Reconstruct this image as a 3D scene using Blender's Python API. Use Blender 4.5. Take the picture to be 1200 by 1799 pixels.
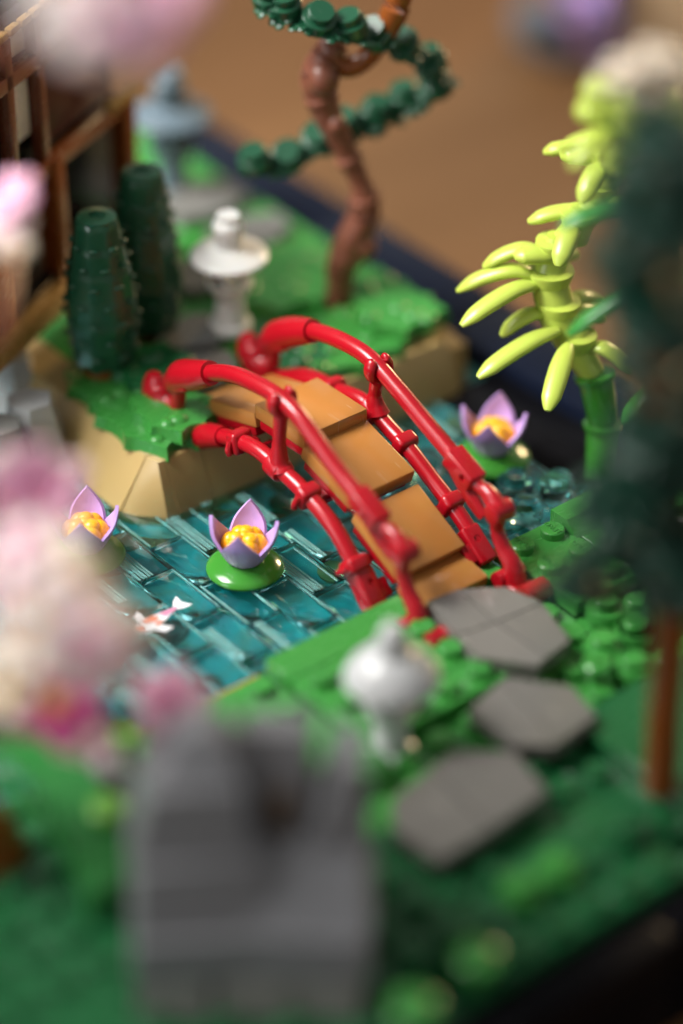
import bpy, bmesh, math, random
from mathutils import Vector, Matrix
# One Blender unit is one stud of the building-brick grid (8 mm).
sc = bpy.context.scene
for o in list(bpy.data.objects): bpy.data.objects.remove(o)
sc.unit_settings.scale_length = 0.008
R = math.radians
COL = sc.collection

# ------------------------------------------------------------------ camera
TILT, AZ, DIST = R(35.0), R(51.3), 70.0
FWD = Vector((math.cos(AZ)*math.cos(TILT), math.sin(AZ)*math.cos(TILT), -math.sin(TILT)))
cam = bpy.data.cameras.new('camera'); camo = bpy.data.objects.new('camera', cam); COL.objects.link(camo)
camo.location = Vector((0, 0, .57)) - DIST*FWD
camo.rotation_euler = FWD.to_track_quat('-Z', 'Y').to_euler()
cam.sensor_fit = 'HORIZONTAL'; cam.sensor_width = 24; cam.lens = 100.8
cam.clip_start = .5; cam.clip_end = 600
cam.dof.use_dof = True; cam.dof.focus_distance = 70.3; cam.dof.aperture_fstop = .0218; cam.dof.aperture_blades = 9
sc.camera = camo

# ------------------------------------------------------------------ light (indoor, soft window from the left, warm lamp behind right)
w = bpy.data.worlds.new('World'); sc.world = w; w.use_nodes = True
w.node_tree.nodes['Background'].inputs[0].default_value = (.90, .89, .87, 1)
w.node_tree.nodes['Background'].inputs[1].default_value = .34
def area(name, loc, target, size, power, col, sy=None, spread=180):
    l = bpy.data.lights.new(name, 'AREA'); l.energy = power; l.color = col
    l.shape = 'RECTANGLE'; l.size = size; l.size_y = sy or size; l.spread = R(spread)
    o = bpy.data.objects.new(name, l); COL.objects.link(o); o.location = loc
    o.rotation_euler = (Vector(target)-Vector(loc)).to_track_quat('-Z', 'Y').to_euler()
    return o
RT = Vector((math.sin(AZ), -math.cos(AZ), 0)); FH = Vector((math.cos(AZ), math.sin(AZ), 0))
def around(right, fwd, up): return RT*right + FH*fwd + Vector((0, 0, up))
area('window_light', around(-50, 6, 60), (5, 12, 0), 44, 17500, (1, .975, .94), 34, 50)
area('window_light_low', around(-58, -36, 22), (0, 0, 0), 22, 12000, (.93, .97, 1), 26)
area('warm_lamp', around(44, 72, 27), (1, 1, 0), 14, 46000, (1, .70, .36))
sc.view_settings.view_transform = 'Standard'; sc.view_settings.look = 'None'
sc.view_settings.exposure = 0.0; sc.view_settings.gamma = 1.0
sc.view_settings.use_curve_mapping = False
sc.cycles.use_denoising = True
sc.cycles.max_bounces = 14; sc.cycles.transmission_bounces = 12; sc.cycles.glossy_bounces = 6
sc.cycles.sample_clamp_indirect = 8

# ------------------------------------------------------------------ materials
def plastic(name, col, rough=.2, var=.06, sss=0., bump=.02, scratch=.25, dust=.22, scuff=0.):
    m = bpy.data.materials.new(name); m.use_nodes = True
    nt = m.node_tree; N = nt.nodes; L = nt.links; b = N['Principled BSDF']
    tc = N.new('ShaderNodeTexCoord')
    n1 = N.new('ShaderNodeTexNoise'); n1.inputs['Scale'].default_value = .9; n1.inputs['Detail'].default_value = 5
    L.new(tc.outputs['Object'], n1.inputs['Vector'])
    info = N.new('ShaderNodeObjectInfo')
    # small colour drift from piece to piece and over each piece
    hsv = N.new('ShaderNodeHueSaturation'); hsv.inputs['Color'].default_value = (*col, 1)
    ma = N.new('ShaderNodeMath'); ma.operation = 'MULTIPLY_ADD'; ma.inputs[1].default_value = var*2; ma.inputs[2].default_value = 1-var
    ad = N.new('ShaderNodeMath'); ad.operation = 'ADD'
    L.new(n1.outputs['Fac'], ad.inputs[0]); L.new(info.outputs['Random'], ad.inputs[1])
    hf = N.new('ShaderNodeMath'); hf.operation = 'MULTIPLY'; hf.inputs[1].default_value = .5
    L.new(ad.outputs[0], hf.inputs[0]); L.new(hf.outputs[0], ma.inputs[0]); L.new(ma.outputs[0], hsv.inputs['Value'])
    nd = N.new('ShaderNodeTexNoise'); nd.inputs['Scale'].default_value = 26; nd.inputs['Detail'].default_value = 2; L.new(tc.outputs['Object'], nd.inputs['Vector'])
    md = N.new('ShaderNodeMapRange'); md.inputs['From Min'].default_value = .70; md.inputs['From Max'].default_value = .80; md.inputs['To Max'].default_value = dust
    L.new(nd.outputs['Fac'], md.inputs['Value'])
    mx = N.new('ShaderNodeMix'); mx.data_type = 'RGBA'; mx.inputs['B'].default_value = (.62, .60, .56, 1)
    L.new(md.outputs[0], mx.inputs['Factor']); L.new(hsv.outputs[0], mx.inputs['A']); L.new(mx.outputs['Result'], b.inputs['Base Color'])
    if scuff:      # a few long pale rub marks
        ms = N.new('ShaderNodeMapping'); ms.inputs['Scale'].default_value = (7, .5, 1); ms.inputs['Rotation'].default_value = (0, 0, .18); L.new(tc.outputs['Object'], ms.inputs['Vector']); L.new(info.outputs['Random'], ms.inputs['Location'])
        ns = N.new('ShaderNodeTexNoise'); ns.inputs['Scale'].default_value = 1.6; ns.inputs['Detail'].default_value = 3; L.new(ms.outputs[0], ns.inputs['Vector'])
        rs = N.new('ShaderNodeMapRange'); rs.inputs['From Min'].default_value = .67; rs.inputs['From Max'].default_value = .76; rs.inputs['To Max'].default_value = scuff; L.new(ns.outputs['Fac'], rs.inputs['Value'])
        m2 = N.new('ShaderNodeMix'); m2.data_type = 'RGBA'; m2.inputs['B'].default_value = (.72, .66, .56, 1)
        L.new(rs.outputs[0], m2.inputs['Factor']); L.new(mx.outputs['Result'], m2.inputs['A']); L.new(m2.outputs['Result'], b.inputs['Base Color'])
    # handling wear: stretched noise drives the gloss
    mp = N.new('ShaderNodeMapping'); mp.inputs['Scale'].default_value = (1.0, 3.0, 1.0); mp.inputs['Rotation'].default_value = (0, .3, .6)
    L.new(tc.outputs['Object'], mp.inputs['Vector'])
    n2 = N.new('ShaderNodeTexNoise'); n2.inputs['Scale'].default_value = 2.4; n2.inputs['Detail'].default_value = 6
    L.new(mp.outputs[0], n2.inputs['Vector'])
    mr = N.new('ShaderNodeMapRange'); mr.inputs['From Min'].default_value = .35; mr.inputs['From Max'].default_value = .75
    mr.inputs['To Min'].default_value = rough; mr.inputs['To Max'].default_value = rough+scratch*.22
    L.new(n2.outputs['Fac'], mr.inputs['Value']); L.new(mr.outputs[0], b.inputs['Roughness'])
    n3 = N.new('ShaderNodeTexNoise'); n3.inputs['Scale'].default_value = 3.0; n3.inputs['Detail'].default_value = 3
    L.new(tc.outputs['Object'], n3.inputs['Vector'])
    bp = N.new('ShaderNodeBump'); bp.inputs['Strength'].default_value = bump*1.2; bp.inputs['Distance'].default_value = .05
    L.new(n3.outputs['Fac'], bp.inputs['Height']); L.new(bp.outputs[0], b.inputs['Normal'])
    b.inputs['IOR'].default_value = 1.52
    if sss: b.inputs['Subsurface Weight'].default_value = sss; b.inputs['Subsurface Scale'].default_value = .12; b.inputs['Subsurface Radius'].default_value = (1, .6, .4)
    return m
def glass(name, col, rough=.03):
    m = bpy.data.materials.new(name); m.use_nodes = True
    nt = m.node_tree; N = nt.nodes; b = N['Principled BSDF']
    b.inputs['Base Color'].default_value = (*col, 1); b.inputs['Roughness'].default_value = rough
    b.inputs['Transmission Weight'].default_value = 1; b.inputs['IOR'].default_value = 1.5
    return m
M = dict(
    red=plastic('red plastic', (.37, .0035, .011), .25, .04, sss=.05, dust=.15, scratch=.06, bump=.006),
    nougat=plastic('caramel plastic', (.43, .185, .046), .18, .07, scuff=.32),
    green=plastic('bright green plastic', (.042, .245, .042), .24, .10),
    dgreen=plastic('deep green plastic', (.010, .105, .032), .24, .10),
    pine=plastic('dark green plastic', (.011, .070, .034), .22, .10),
    pad=plastic('leaf green plastic', (.045, .24, .028), .14, .05),
    tan=plastic('tan plastic', (.46, .32, .13), .28, .07),
    lav=plastic('lavender plastic', (.52, .33, .70), .24, .04, .1),
    yel=plastic('golden yellow plastic', (.88, .42, .010), .24, .05, .2),
    lime=plastic('lime plastic', (.46, .57, .085), .30, .05, .1),
    brown=plastic('reddish brown plastic', (.15, .045, .022), .24, .08),
    rust=plastic('orange brown plastic', (.22, .058, .010), .24, .08),
    dgrey=plastic('dark grey plastic', (.150, .150, .142), .24, .08),
    lgrey=plastic('light grey plastic', (.46, .47, .47), .22, .05),
    white=plastic('white plastic', (.84, .83, .80), .20, .03, .1),
    navy=plastic('navy black plastic', (.005, .008, .019), .22, .05),
    black=plastic('black plastic', (.004, .004, .005), .20, .05),
    pink=plastic('pink plastic', (.84, .44, .60), .28, .06, .15),
    magenta=plastic('magenta plastic', (.74, .08, .33), .26, .06, .1),
    cream=plastic('cream plastic', (.84, .72, .58), .26, .05, .15),
    blush=plastic('pale pink plastic', (.84, .64, .65), .26, .05, .15),
    gold=plastic('pearl gold plastic', (.46, .28, .09), .26, .06),
    bluegrey=plastic('sand blue plastic', (.11, .15, .18), .24, .05),
    potgrey=plastic('slate blue glaze', (.14, .16, .20), .35, .05),
    dusk=plastic('dusty violet plastic', (.14, .12, .24), .35, .05),
    rose=plastic('dusty rose plastic', (.36, .16, .24), .35, .05),
    carton=plastic('tan cardboard', (.66, .48, .29), .6, .05),
    maroon=plastic('dark red plastic', (.055, .008, .006), .3, .05),
    sage=plastic('grey green plastic', (.12, .16, .10), .35, .05),
    midgreen=plastic('mid green plastic', (.022, .17, .035), .26, .05),
    rockgrey=plastic('mid grey plastic', (.19, .19, .20), .34, .08),
    slate=plastic('slate grey plastic', (.155, .148, .136), .13, .16, scuff=.4),
    pinedark=plastic('blackish green plastic', (.006, .046, .028), .28, .10),
    petalwhite=plastic('blossom white plastic', (.84, .75, .72), .28, .05, .1),
    nut=plastic('dark tan plastic', (.10, .06, .03), .3, .05),
    bark=plastic('pinkish brown plastic', (.185, .062, .036), .34, .08),
    stonewarm=plastic('warm grey plastic', (.25, .235, .22), .34, .06),
    offwhite=plastic('off white plastic', (.60, .61, .62), .22, .05),
    sprout=plastic('light green plastic', (.14, .36, .05), .26, .05),
    koiwhite=plastic('koi white print', (.80, .80, .82), .3, .02),
    koired=plastic('koi orange print', (.74, .22, .12), .3, .02),
    koipink=plastic('koi pink print', (.62, .22, .36), .3, .02),
    water=glass('clear teal plastic', (.36, .84, .85)),
    aqua=glass('clear pale blue plastic', (.66, .90, .90)),
)
for k_, sp_ in (('navy', .12), ('black', .05)): M[k_].node_tree.nodes['Principled BSDF'].inputs['Specular IOR Level'].default_value = sp_
M['rib'] = glass('pale teal glint rib', (.42, .84, .80), .18); M['rib'].node_tree.nodes['Principled BSDF'].inputs['Transmission Weight'].default_value = .72  # pale colour makes the ribs read as bright glints without a real highlight
M['gold'].node_tree.nodes['Principled BSDF'].inputs['Metallic'].default_value = .25
def mix_material(name, ramp, scale, stretch=(1, 1, 1), rough=.4, detail=6, bump=.1):
    m = bpy.data.materials.new(name); m.use_nodes = True; nt = m.node_tree; N = nt.nodes; L = nt.links; b = N['Principled BSDF']
    tc = N.new('ShaderNodeTexCoord'); mp = N.new('ShaderNodeMapping'); mp.inputs['Scale'].default_value = stretch
    n = N.new('ShaderNodeTexNoise'); n.inputs['Scale'].default_value = scale; n.inputs['Detail'].default_value = detail
    r = N.new('ShaderNodeValToRGB'); e = r.color_ramp.elements
    e[0].position, e[0].color = ramp[0][0], (*ramp[0][1], 1); e[1].position, e[1].color = ramp[-1][0], (*ramp[-1][1], 1)
    for p, c in ramp[1:-1]: q = e.new(p); q.color = (*c, 1)
    L.new(tc.outputs['Object'], mp.inputs[0]); L.new(mp.outputs[0], n.inputs['Vector']); L.new(n.outputs['Fac'], r.inputs[0]); L.new(r.outputs[0], b.inputs['Base Color'])
    bp = N.new('ShaderNodeBump'); bp.inputs['Strength'].default_value = bump; L.new(n.outputs['Fac'], bp.inputs['Height']); L.new(bp.outputs[0], b.inputs['Normal'])
    b.inputs['Roughness'].default_value = rough; b.inputs['Specular IOR Level'].default_value = .25
    return m
M['table'] = mix_material('brown table wood', [(.25, (.122, .060, .022)), (.5, (.150, .075, .030)), (.78, (.190, .098, .040))], .05, (1, 5, 1), .42, 8)
M['bed'] = mix_material('pond bed', [(.30, (.05, .24, .26)), (.47, (.09, .48, .52)), (.55, (.28, .36, .32)), (.63, (.09, .42, .46)), (.78, (.32, .66, .66))], .55, (1, 1, 1), .4, 4)

# ------------------------------------------------------------------ mesh helpers
def fin(bm, bevel=0, seg=2, ang=40):
    if bevel:
        es = [e for e in bm.edges if len(e.link_faces) == 2 and e.calc_face_angle(0) > R(ang)]
        bmesh.ops.bevel(bm, geom=es, offset=bevel, segments=seg, profile=.5, affect='EDGES', clamp_overlap=True)
    return bm
def box(bm, c, s, mat=None):
    v = bmesh.ops.create_cube(bm, size=1)['verts']
    T = Matrix.Translation(c) @ Matrix.Diagonal((*s, 1))
    if mat is not None: T = mat @ T
    bmesh.ops.transform(bm, matrix=T, verts=v); return v
def frame(d, up=(0, 0, 1)):
    z = Vector(d).normalized(); u = Vector(up)
    if abs(z.dot(u)) > .98: u = Vector((1, 0, 0))
    x = u.cross(z).normalized(); y = z.cross(x)
    return Matrix((x, y, z)).transposed()
def cyl(bm, a, b, r1, r2=None, seg=20):
    a, b = Vector(a), Vector(b); r2 = r1 if r2 is None else r2; d = b-a
    v = bmesh.ops.create_cone(bm, cap_ends=True, segments=seg, radius1=r1, radius2=r2, depth=d.length)['verts']
    bmesh.ops.transform(bm, matrix=Matrix.Translation((a+b)/2) @ frame(d).to_4x4(), verts=v); return v
def ball(bm, c, r, s=(1, 1, 1), sub=2, rot=None):
    v = bmesh.ops.create_icosphere(bm, subdivisions=sub, radius=r)['verts']
    T = Matrix.Translation(c)
    if rot is not None: T = T @ rot.to_4x4()
    bmesh.ops.transform(bm, matrix=T @ Matrix.Diagonal((*s, 1)), verts=v); return v
def lathe(bm, prof, seg=28, c=(0, 0, 0), T=None):
    rings = []
    for r, z in prof:
        if r < 1e-5: rings.append([bm.verts.new((0, 0, z))])
        else: rings.append([bm.verts.new((r*math.cos(2*math.pi*i/seg), r*math.sin(2*math.pi*i/seg), z)) for i in range(seg)])
    for A, B in zip(rings, rings[1:]):
        for i in range(seg):
            j = (i+1) % seg
            if len(A) == 1 and len(B) == 1: continue
            if len(A) == 1: bm.faces.new((A[0], B[j], B[i])) if False else bm.faces.new((A[0], B[i], B[j])[::-1])
            elif len(B) == 1: bm.faces.new((A[i], A[j], B[0]))
            else: bm.faces.new((A[i], A[j], B[j], B[i]))
    for ring, flip in ((rings[0], True), (rings[-1], False)):
        if len(ring) > 1: bm.faces.new(ring[::-1] if flip else ring)
    vs = [v for r in rings for v in r]
    bmesh.ops.transform(bm, matrix=(T if T is not None else Matrix.Translation(c)), verts=vs); return vs
def spline(P, n=8):
    P = [Vector(p) for p in P]; out = []
    for i in range(len(P)-1):
        p0 = P[max(i-1, 0)]; p1 = P[i]; p2 = P[i+1]; p3 = P[min(i+2, len(P)-1)]
        for k in range(n):
            t = k/n
            out.append(.5*((2*p1)+(p2-p0)*t+(2*p0-5*p1+4*p2-p3)*t*t+(3*p1-p0-3*p2+p3)*t**3))
    out.append(P[-1]); return out
def tube(bm, P, rad, seg=16, n=8, flat=1.0, up=(0, 0, 1), smooth=True):
    """sweep along a spline; rad a number or list (interpolated); flat squashes the section along its local y"""
    Q = spline(P, n) if smooth else [Vector(p) for p in P]
    rl = rad if isinstance(rad, (list, tuple)) else [rad]*2
    rings = []
    for i, q in enumerate(Q):
        t = (Q[min(i+1, len(Q)-1)]-Q[max(i-1, 0)])
        f = frame(t, up); u = i/(len(Q)-1)*(len(rl)-1); k = min(int(u), len(rl)-2); r = rl[k]+(rl[k+1]-rl[k])*(u-k)
        rings.append([bm.verts.new(q+f @ Vector((r*math.cos(2*math.pi*j/seg), flat*r*math.sin(2*math.pi*j/seg), 0))) for j in range(seg)])
    for A, B in zip(rings, rings[1:]):
        for j in range(seg): bm.faces.new((A[j], A[(j+1) % seg], B[(j+1) % seg], B[j]))
    bm.faces.new(rings[0][::-1]); bm.faces.new(rings[-1])
def prism(bm, pts, z0, z1, top=None):
    """outline in xy between two heights; top = another outline for the upper face"""
    n = len(pts); top = top or pts
    a = [bm.verts.new((p[0], p[1], z0)) for p in pts]; b = [bm.verts.new((p[0], p[1], z1)) for p in top]
    bm.faces.new(a[::-1]); bm.faces.new(b)
    for i in range(n): bm.faces.new((a[i], a[(i+1) % n], b[(i+1) % n], b[i]))
def mesh(name, bm, mat, ang=38):
    bmesh.ops.recalc_face_normals(bm, faces=bm.faces)
    me = bpy.data.meshes.new(name); bm.to_mesh(me); bm.free()
    me.polygons.foreach_set('use_smooth', [True]*len(me.polygons)); me.set_sharp_from_angle(angle=R(ang))
    me.materials.append(M[mat] if isinstance(mat, str) else mat); return me
def put(name, me, parent=None, loc=None, rot=None):
    o = bpy.data.objects.new(name, me); COL.objects.link(o)
    if parent is not None: o.parent = parent
    if loc is not None: o.location = loc
    if rot is not None: o.rotation_euler = rot
    return o
def part(name, bm, mat, parent=None, ang=38, loc=None): return put(name, mesh(name, bm, mat, ang), parent, loc)
def tag(o, label, cat, group=None, kind=None):
    o['label'] = label; o['category'] = cat
    if group: o['group'] = group
    if kind: o['kind'] = kind
    return o
def thing(name, label, cat, loc=(0, 0, 0), rz=0, group=None):
    o = bpy.data.objects.new(name, None); COL.objects.link(o); o.location = loc; o.rotation_euler = (0, 0, rz)
    return tag(o, label, cat, group)
def struct(o, label=None):
    o['kind'] = 'structure'
    if label: o['label'] = label
    return o
B = bmesh.new
def drilled(bm, cut, mat):
    """bm minus cut, as a finished mesh"""
    a = put('drill_body', mesh('body', bm, mat)); b = put('drill_bit', mesh('bit', cut, mat))
    md = a.modifiers.new('cut', 'BOOLEAN'); md.operation = 'DIFFERENCE'; md.object = b; md.solver = 'EXACT'
    me = bpy.data.meshes.new_from_object(a.evaluated_get(bpy.context.evaluated_depsgraph_get()))
    bpy.data.objects.remove(a); bpy.data.objects.remove(b)
    me.polygons.foreach_set('use_smooth', [True]*len(me.polygons)); me.set_sharp_from_angle(angle=R(38)); return me

# ================================================================== SETTING
bm = B(); box(bm, (20, 20, -3.9), (330, 330, 1)); struct(part('table_top', bm, 'table'), 'brown wooden table top under the garden')
# black base tray with a raised rim
tray = struct(bpy.data.objects.new('base_tray', None)); COL.objects.link(tray); tray['label'] = 'navy black tray base of the garden'
X0, X1, Y0, Y1 = -24.0, 10.9, -14.95, 20.6
bm = B(); box(bm, ((X0+X1)/2, (Y0+Y1)/2, -2.45), (X1-X0-.3, Y1-Y0-.3, 1.86)); part('tray_floor', fin(bm, .05), 'navy', tray)
for k, (cx, cy, sx, sy) in enumerate((((X0+X1)/2, Y0+.5, X1-X0, 1), ((X0+X1)/2, Y1-.5, X1-X0, 1), (X1-1.1, (Y0+Y1)/2, 2.2, Y1-Y0-2.04), (X0+.5, (Y0+Y1)/2, 1, Y1-Y0-2.04))):
    # rim made of long tiles laid end to end
    L = max(sx, sy); n = int(L//6); along_x = sx > sy
    for i in range(n):
        bm = B(); l = L/n-.02
        box(bm, (0, 0, 0), (l, sy, 2.9) if along_x else (sx, l, 2.9))
        p = -L/2+(i+.5)*L/n
        part('rim_brick', fin(bm, .04), 'black' if k == 0 else 'navy', tray, loc=(cx+(p if along_x else 0), cy+(0 if along_x else p), -1.86-(.3 if k == 0 else 0)))

# ---------------- stud and lettering meshes shared by all plates
def stud_mesh(mat, r=.3, h=.21):
    bm = B(); lathe(bm, [(r, -.05), (r, h-.025), (r-.025, h), (0, h)], 20); return mesh('stud', bm, mat, 30)
STUD = {k: stud_mesh(k) for k in ('green', 'dgreen', 'pine', 'tan', 'dgrey', 'lime', 'lgrey')}
fc = bpy.data.curves.new('letters', 'FONT'); fc.body = 'LEGO'; fc.size = .20; fc.align_x = 'CENTER'; fc.align_y = 'CENTER'
fc.extrude = .018; fc.bevel_depth = .006; fc.bevel_resolution = 0; fc.resolution_u = 2; fc.space_character = 1.02
fo = bpy.data.objects.new('letters', fc); COL.objects.link(fo)
LETTER0 = bpy.data.meshes.new_from_object(fo.evaluated_get(bpy.context.evaluated_depsgraph_get()))
bpy.data.objects.remove(fo)
LETTER = {}
for k in STUD:
    me = LETTER0.copy(); me.name = 'lettering'; me.materials.clear(); me.materials.append(M[k]); LETTER[k] = me
PLATES = {}
def plate_mesh(nx, ny, h, mat):
    key = (nx, ny, h, mat)
    if key not in PLATES:
        bm = B(); box(bm, (0, 0, -h/2), (nx-.025, ny-.025, h)); PLATES[key] = mesh('plate', fin(bm, .022, 1), mat)
    return PLATES[key]
def plate(parent, x0, y0, nx, ny, top, mat, studs=True, h=.4, name='plate', letters=False, skip=()):
    """plate with its corner at grid line (x0, y0)"""
    o = put(name, plate_mesh(nx, ny, h, mat), parent, (x0+nx/2, y0+ny/2, top))
    if studs:
        for i in range(int(nx)):
            for j in range(int(ny)):
                x, y = x0+i+.5, y0+j+.5
                if any(a <= x <= b and c <= y <= d for a, b, c, d in skip): continue
                lx, ly = x-(x0+nx/2), y-(y0+ny/2)
                put('stud', STUD[mat], o, (lx, ly, 0))
                if letters: put('lettering', LETTER[mat], o, (lx, ly, .213), (0, 0, R(90)))
    return o
GX, GY = .43, .15      # grid lines are at GX + n, GY + n

# ---------------- pond
bm = B(); box(bm, (-2.5, 2.5, -1.62+.3), (25, 15, .3)); bed = struct(part('pond_bed', bm, 'bed'), 'dark mottled floor under the clear pond tiles')
rnd = random.Random(4)
for k in range(36):     # loose round pieces lying under the clear tiles
    if k == 0: peb = {m: None for m in ('dgrey', 'tan', 'pine', 'nougat', 'bluegrey')}
    m = rnd.choice(('dgrey', 'dgrey', 'pine', 'pine', 'bluegrey', 'nougat', 'tan'))
    if peb[m] is None:
        bm = B(); lathe(bm, [(.44, 0), (.44, .2), (.3, .22), (.3, .38), (0, .38)], 14); peb[m] = mesh('pebble', bm, m)
    put('pebble', peb[m], bed, (rnd.uniform(-11, 9), rnd.uniform(-3, 8 if rnd.random() < .3 else 4), -1.172), None).scale = (.9, .9, .15)
water = struct(bpy.data.objects.new('water', None), 'clear teal pond of overlapping glassy tiles'); COL.objects.link(water)
def clear_tile(nx, ny, h, ribs, y0=-1, y1=1):
    """solid clear tile with ribs along it, added to draw bright refraction lines"""
    bm = B(); box(bm, (0, 0, -h/2), (nx-.01, ny-.01, h)); fin(bm, .014, 2)
    old = set(bm.faces)
    for x, r in ribs:
        tube(bm, [(x, y0*(ny/2-.05), -r*.25), (x, y1*(ny/2-.05), -r*.25)], [r, r], 10, 1, smooth=False)
    for f in bm.faces:
        if f not in old: f.material_index = 1
    me = mesh('water_tile', bm, 'water'); me.materials.append(M['rib']); return me
RB = [(-.43, .034), (-.33, .026), (-.25, .036), (-.15, .026), (-.07, .03)]
TILES = [clear_tile(1, 2, .4, RB), clear_tile(1, 2, .4, RB[:3], -1, .5), clear_tile(1, 2, .4, RB[:1]+[(.42, .03)]), clear_tile(1, 2, .4, RB[1:4], -.4, 1), clear_tile(1, 2, .4, RB[:4]+[(.30, .03)], -1, .8), clear_tile(1, 2, .4, [(.44, .02)])]
WZ = -.70
rnd = random.Random(11)
for i in range(-14, 6):
    x = GX+i+.5
    y = GY-3-(i % 2)
    while y < 4.4 or (x < -2.9 and y < 9):
        y += 2
        put('water_tile', TILES[rnd.choice((0, 1, 2, 3, 4, 5, 5, 5))], water, (x, y-1, WZ+rnd.uniform(-.01, .01)), (rnd.uniform(-.002, .002), rnd.uniform(-.002, .002), rnd.uniform(-.003, .003)))
bm = B(); lathe(bm, [(.48, 0), (.48, .28), (.45, .32), (.3, .32), (.3, .48), (.27, .52), (0, .52)], 20); DOT = mesh('round_plate', bm, 'aqua')
for x, y, n in ((6.0, -1.3, 'x'), (5.2, -.6, 'x'), (4.6, -1.6, ''), (6.0, -2.2, ''), (4.0, 1.5, ''), (3.6, 2.9, '')):
    put('round_plate', DOT, water, (x, y, WZ))

bm = B(); box(bm, (7.6, .6, -1.15), (2.3, 7.0, .7)); part('tray_ledge', fin(bm, .04), 'black', tray)
# ---------------- near bank
ground = part('ground', (lambda b: (box(b, (-7.5, -8.3, -1.22), (33, 10.9, .8)), b)[1])(B()), 'dgreen'); struct(ground, 'green studded ground of the near bank')
rnd = random.Random(21)
occ = set()
def fill(x_lo, x_hi, y_lo, y_hi, top, mat, p_stud, sizes, letters=False, skip=()):
    for j in range(y_hi-1, y_lo-1, -1):
        for i in range(x_lo, x_hi):
            if (i, j) in occ: continue
            for nx, ny in rnd.sample(sizes, len(sizes))+[(1, 1)]:
                cells = [(i+a, j-b) for a in range(nx) for b in range(ny)]
                if all(c not in occ and x_lo <= c[0] < x_hi and y_lo <= c[1] < y_hi for c in cells): break
            occ.update(cells)
            plate(ground, GX+i, GY+j-ny+1, nx, ny, top, mat, rnd.random() < p_stud, letters=letters, skip=skip)
S = [(2, 2), (2, 4), (4, 2), (2, 3), (1, 2), (3, 2), (2, 1)]
STONES = [(-1.2, 1.5, -7.4, -3.4)]
fill(2, 8, -6, -3, 0, 'green', 1, [(2, 3), (2, 2)], True, skip=((4.2, 6.6, -3.9, -2),))      # raised strip right of the bridge
fill(-5, -1, -4, -3, 0, 'green', 0, [(4, 1)]); fill(-5, -1, -7, -4, 0, 'green', .9, [(4, 2), (2, 2), (2, 3)])                             # raised strip left of the bridge
fill(-20, -9, -9, -3, -.4, 'dgreen', .8, S); fill(-9, 8, -9, -3, -.4, 'green', .85, S)
fill(-20, 8, -12, -9, -.4, 'dgreen', .75, S)
for i in range(-20, 8, 2):
    j = -13
    while j > -15:
        if rnd.random() < .86: plate(ground, GX+i, GY+j, 2, 1, -.4+rnd.choice((0, 0, .12, -.3)), 'dgreen', rnd.random() < .8)
        j -= 1
# smooth deep green slab at the foot of the front pine, smooth strip by the water
plate(ground, GX-1, GY-13, 4, 4, .02, 'dgreen', False)
# loose round plates pressed on the studs of the front lawn
RP = {}
for m_ in ('green', 'dgreen', 'lime'):
    bm = B(); lathe(bm, [(.40, 0), (.48, .08), (.48, .36), (.45, .40), (.30, .40), (.30, .58), (.28, .60), (0, .60)], 18); RP[m_] = mesh('round_plate', bm, m_)
rq = random.Random(12)
for k in range(58):
    x, y = GX+rq.randint(-9, 3)+.5, GY-rq.randint(8, 14)+.5
    if (-6.8 < x < -2 and -11.5 < y < -7.8) or (-3 < x < .8 and -10.2 < y < -6.5) or (-1.6 < x < 4 and -13 < y < -8.8): continue
    put('round_plate', RP[rq.choice(('green', 'dgreen', 'dgreen', 'green', 'dgreen'))], ground, (x, y, -.36))
for x, y in ((1.9, -7.35), (2.9, -7.35), (1.9, -8.35), (2.9, -6.35), (3.9, -7.35)): put('round_plate', RP['green'], ground, (x, y, -.36))
# tan strip along the waterline
for i in range(-9, -5, 2): plate(ground, GX+i, GY-2.98, 2, .26, -.60, 'nougat', False)
# smooth green slopes on the right strip
bm = B(); prism(bm, [(-.72, -.48), (.72, -.48), (.72, .48), (-.72, .48)], 0, .34, [(-.72, -.10), (.72, -.10), (.72, .48), (-.72, .48)])
tag(part('slope_tile', fin(bm, .03), 'green', None, loc=(5.0, -3.36, .004)), 'smooth bright green slope tile beside the grey bracket on the right bank', 'tile')
# grey bracket with a round cut-out
bm = B()
ring = [(.62*math.cos(a), .62*math.sin(a)) for a in [R(60+30*k) for k in range(9)]]
out = [(1.0*math.cos(R(60+30*k))*1.02, 1.0*math.sin(R(60+30*k))) for k in range(9)]
prism(bm, out+ring[::-1], 0, .5)
tag(part('grey_bracket', fin(bm, .04), 'lgrey', None, loc=(5.75, -4.75, .22)), 'light grey bracket with round cut-out at the right edge of the bank', 'bracket')

# ---------------- far bank: tan sloping edge pieces with leafy plates on top
bank = struct(bpy.data.objects.new('far_bank', None), 'tan sloped far bank of the pond'); COL.objects.link(bank)
TZ = .62
bm = B(); prism(bm, [(-2.15, 4.5), (7.9, 4.5), (7.9, 19.5), (-2.15, 19.5)], -1.6, TZ-.42); part('bank_core', bm, 'tan', bank)
x = -2.1
def slope_front(x0, x1, bottom=3.88, ztop=TZ):
    bm = B(); a = .012
    pts = [(x0+a, bottom, -1.5), (x1-a, bottom, -1.5), (x1-a, bottom, -.72), (x0+a, bottom, -.72), (x0+a, 4.47, ztop), (x1-a, 4.47, ztop), (x0+a, 5.4, ztop), (x1-a, 5.4, ztop), (x0+a, 5.4, -1.5), (x1-a, 5.4, -1.5)]
    v = [bm.verts.new(p) for p in pts]
    for f in ((0, 1, 2, 3), (3, 2, 5, 4), (4, 5, 7, 6), (6, 7, 9, 8), (8, 9, 1, 0), (0, 3, 4, 6, 8), (1, 9, 7, 5, 2)): bm.faces.new([v[i] for i in f])
    part('slope_piece', fin(bm, .03, 2, 25), 'tan', bank)
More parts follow.
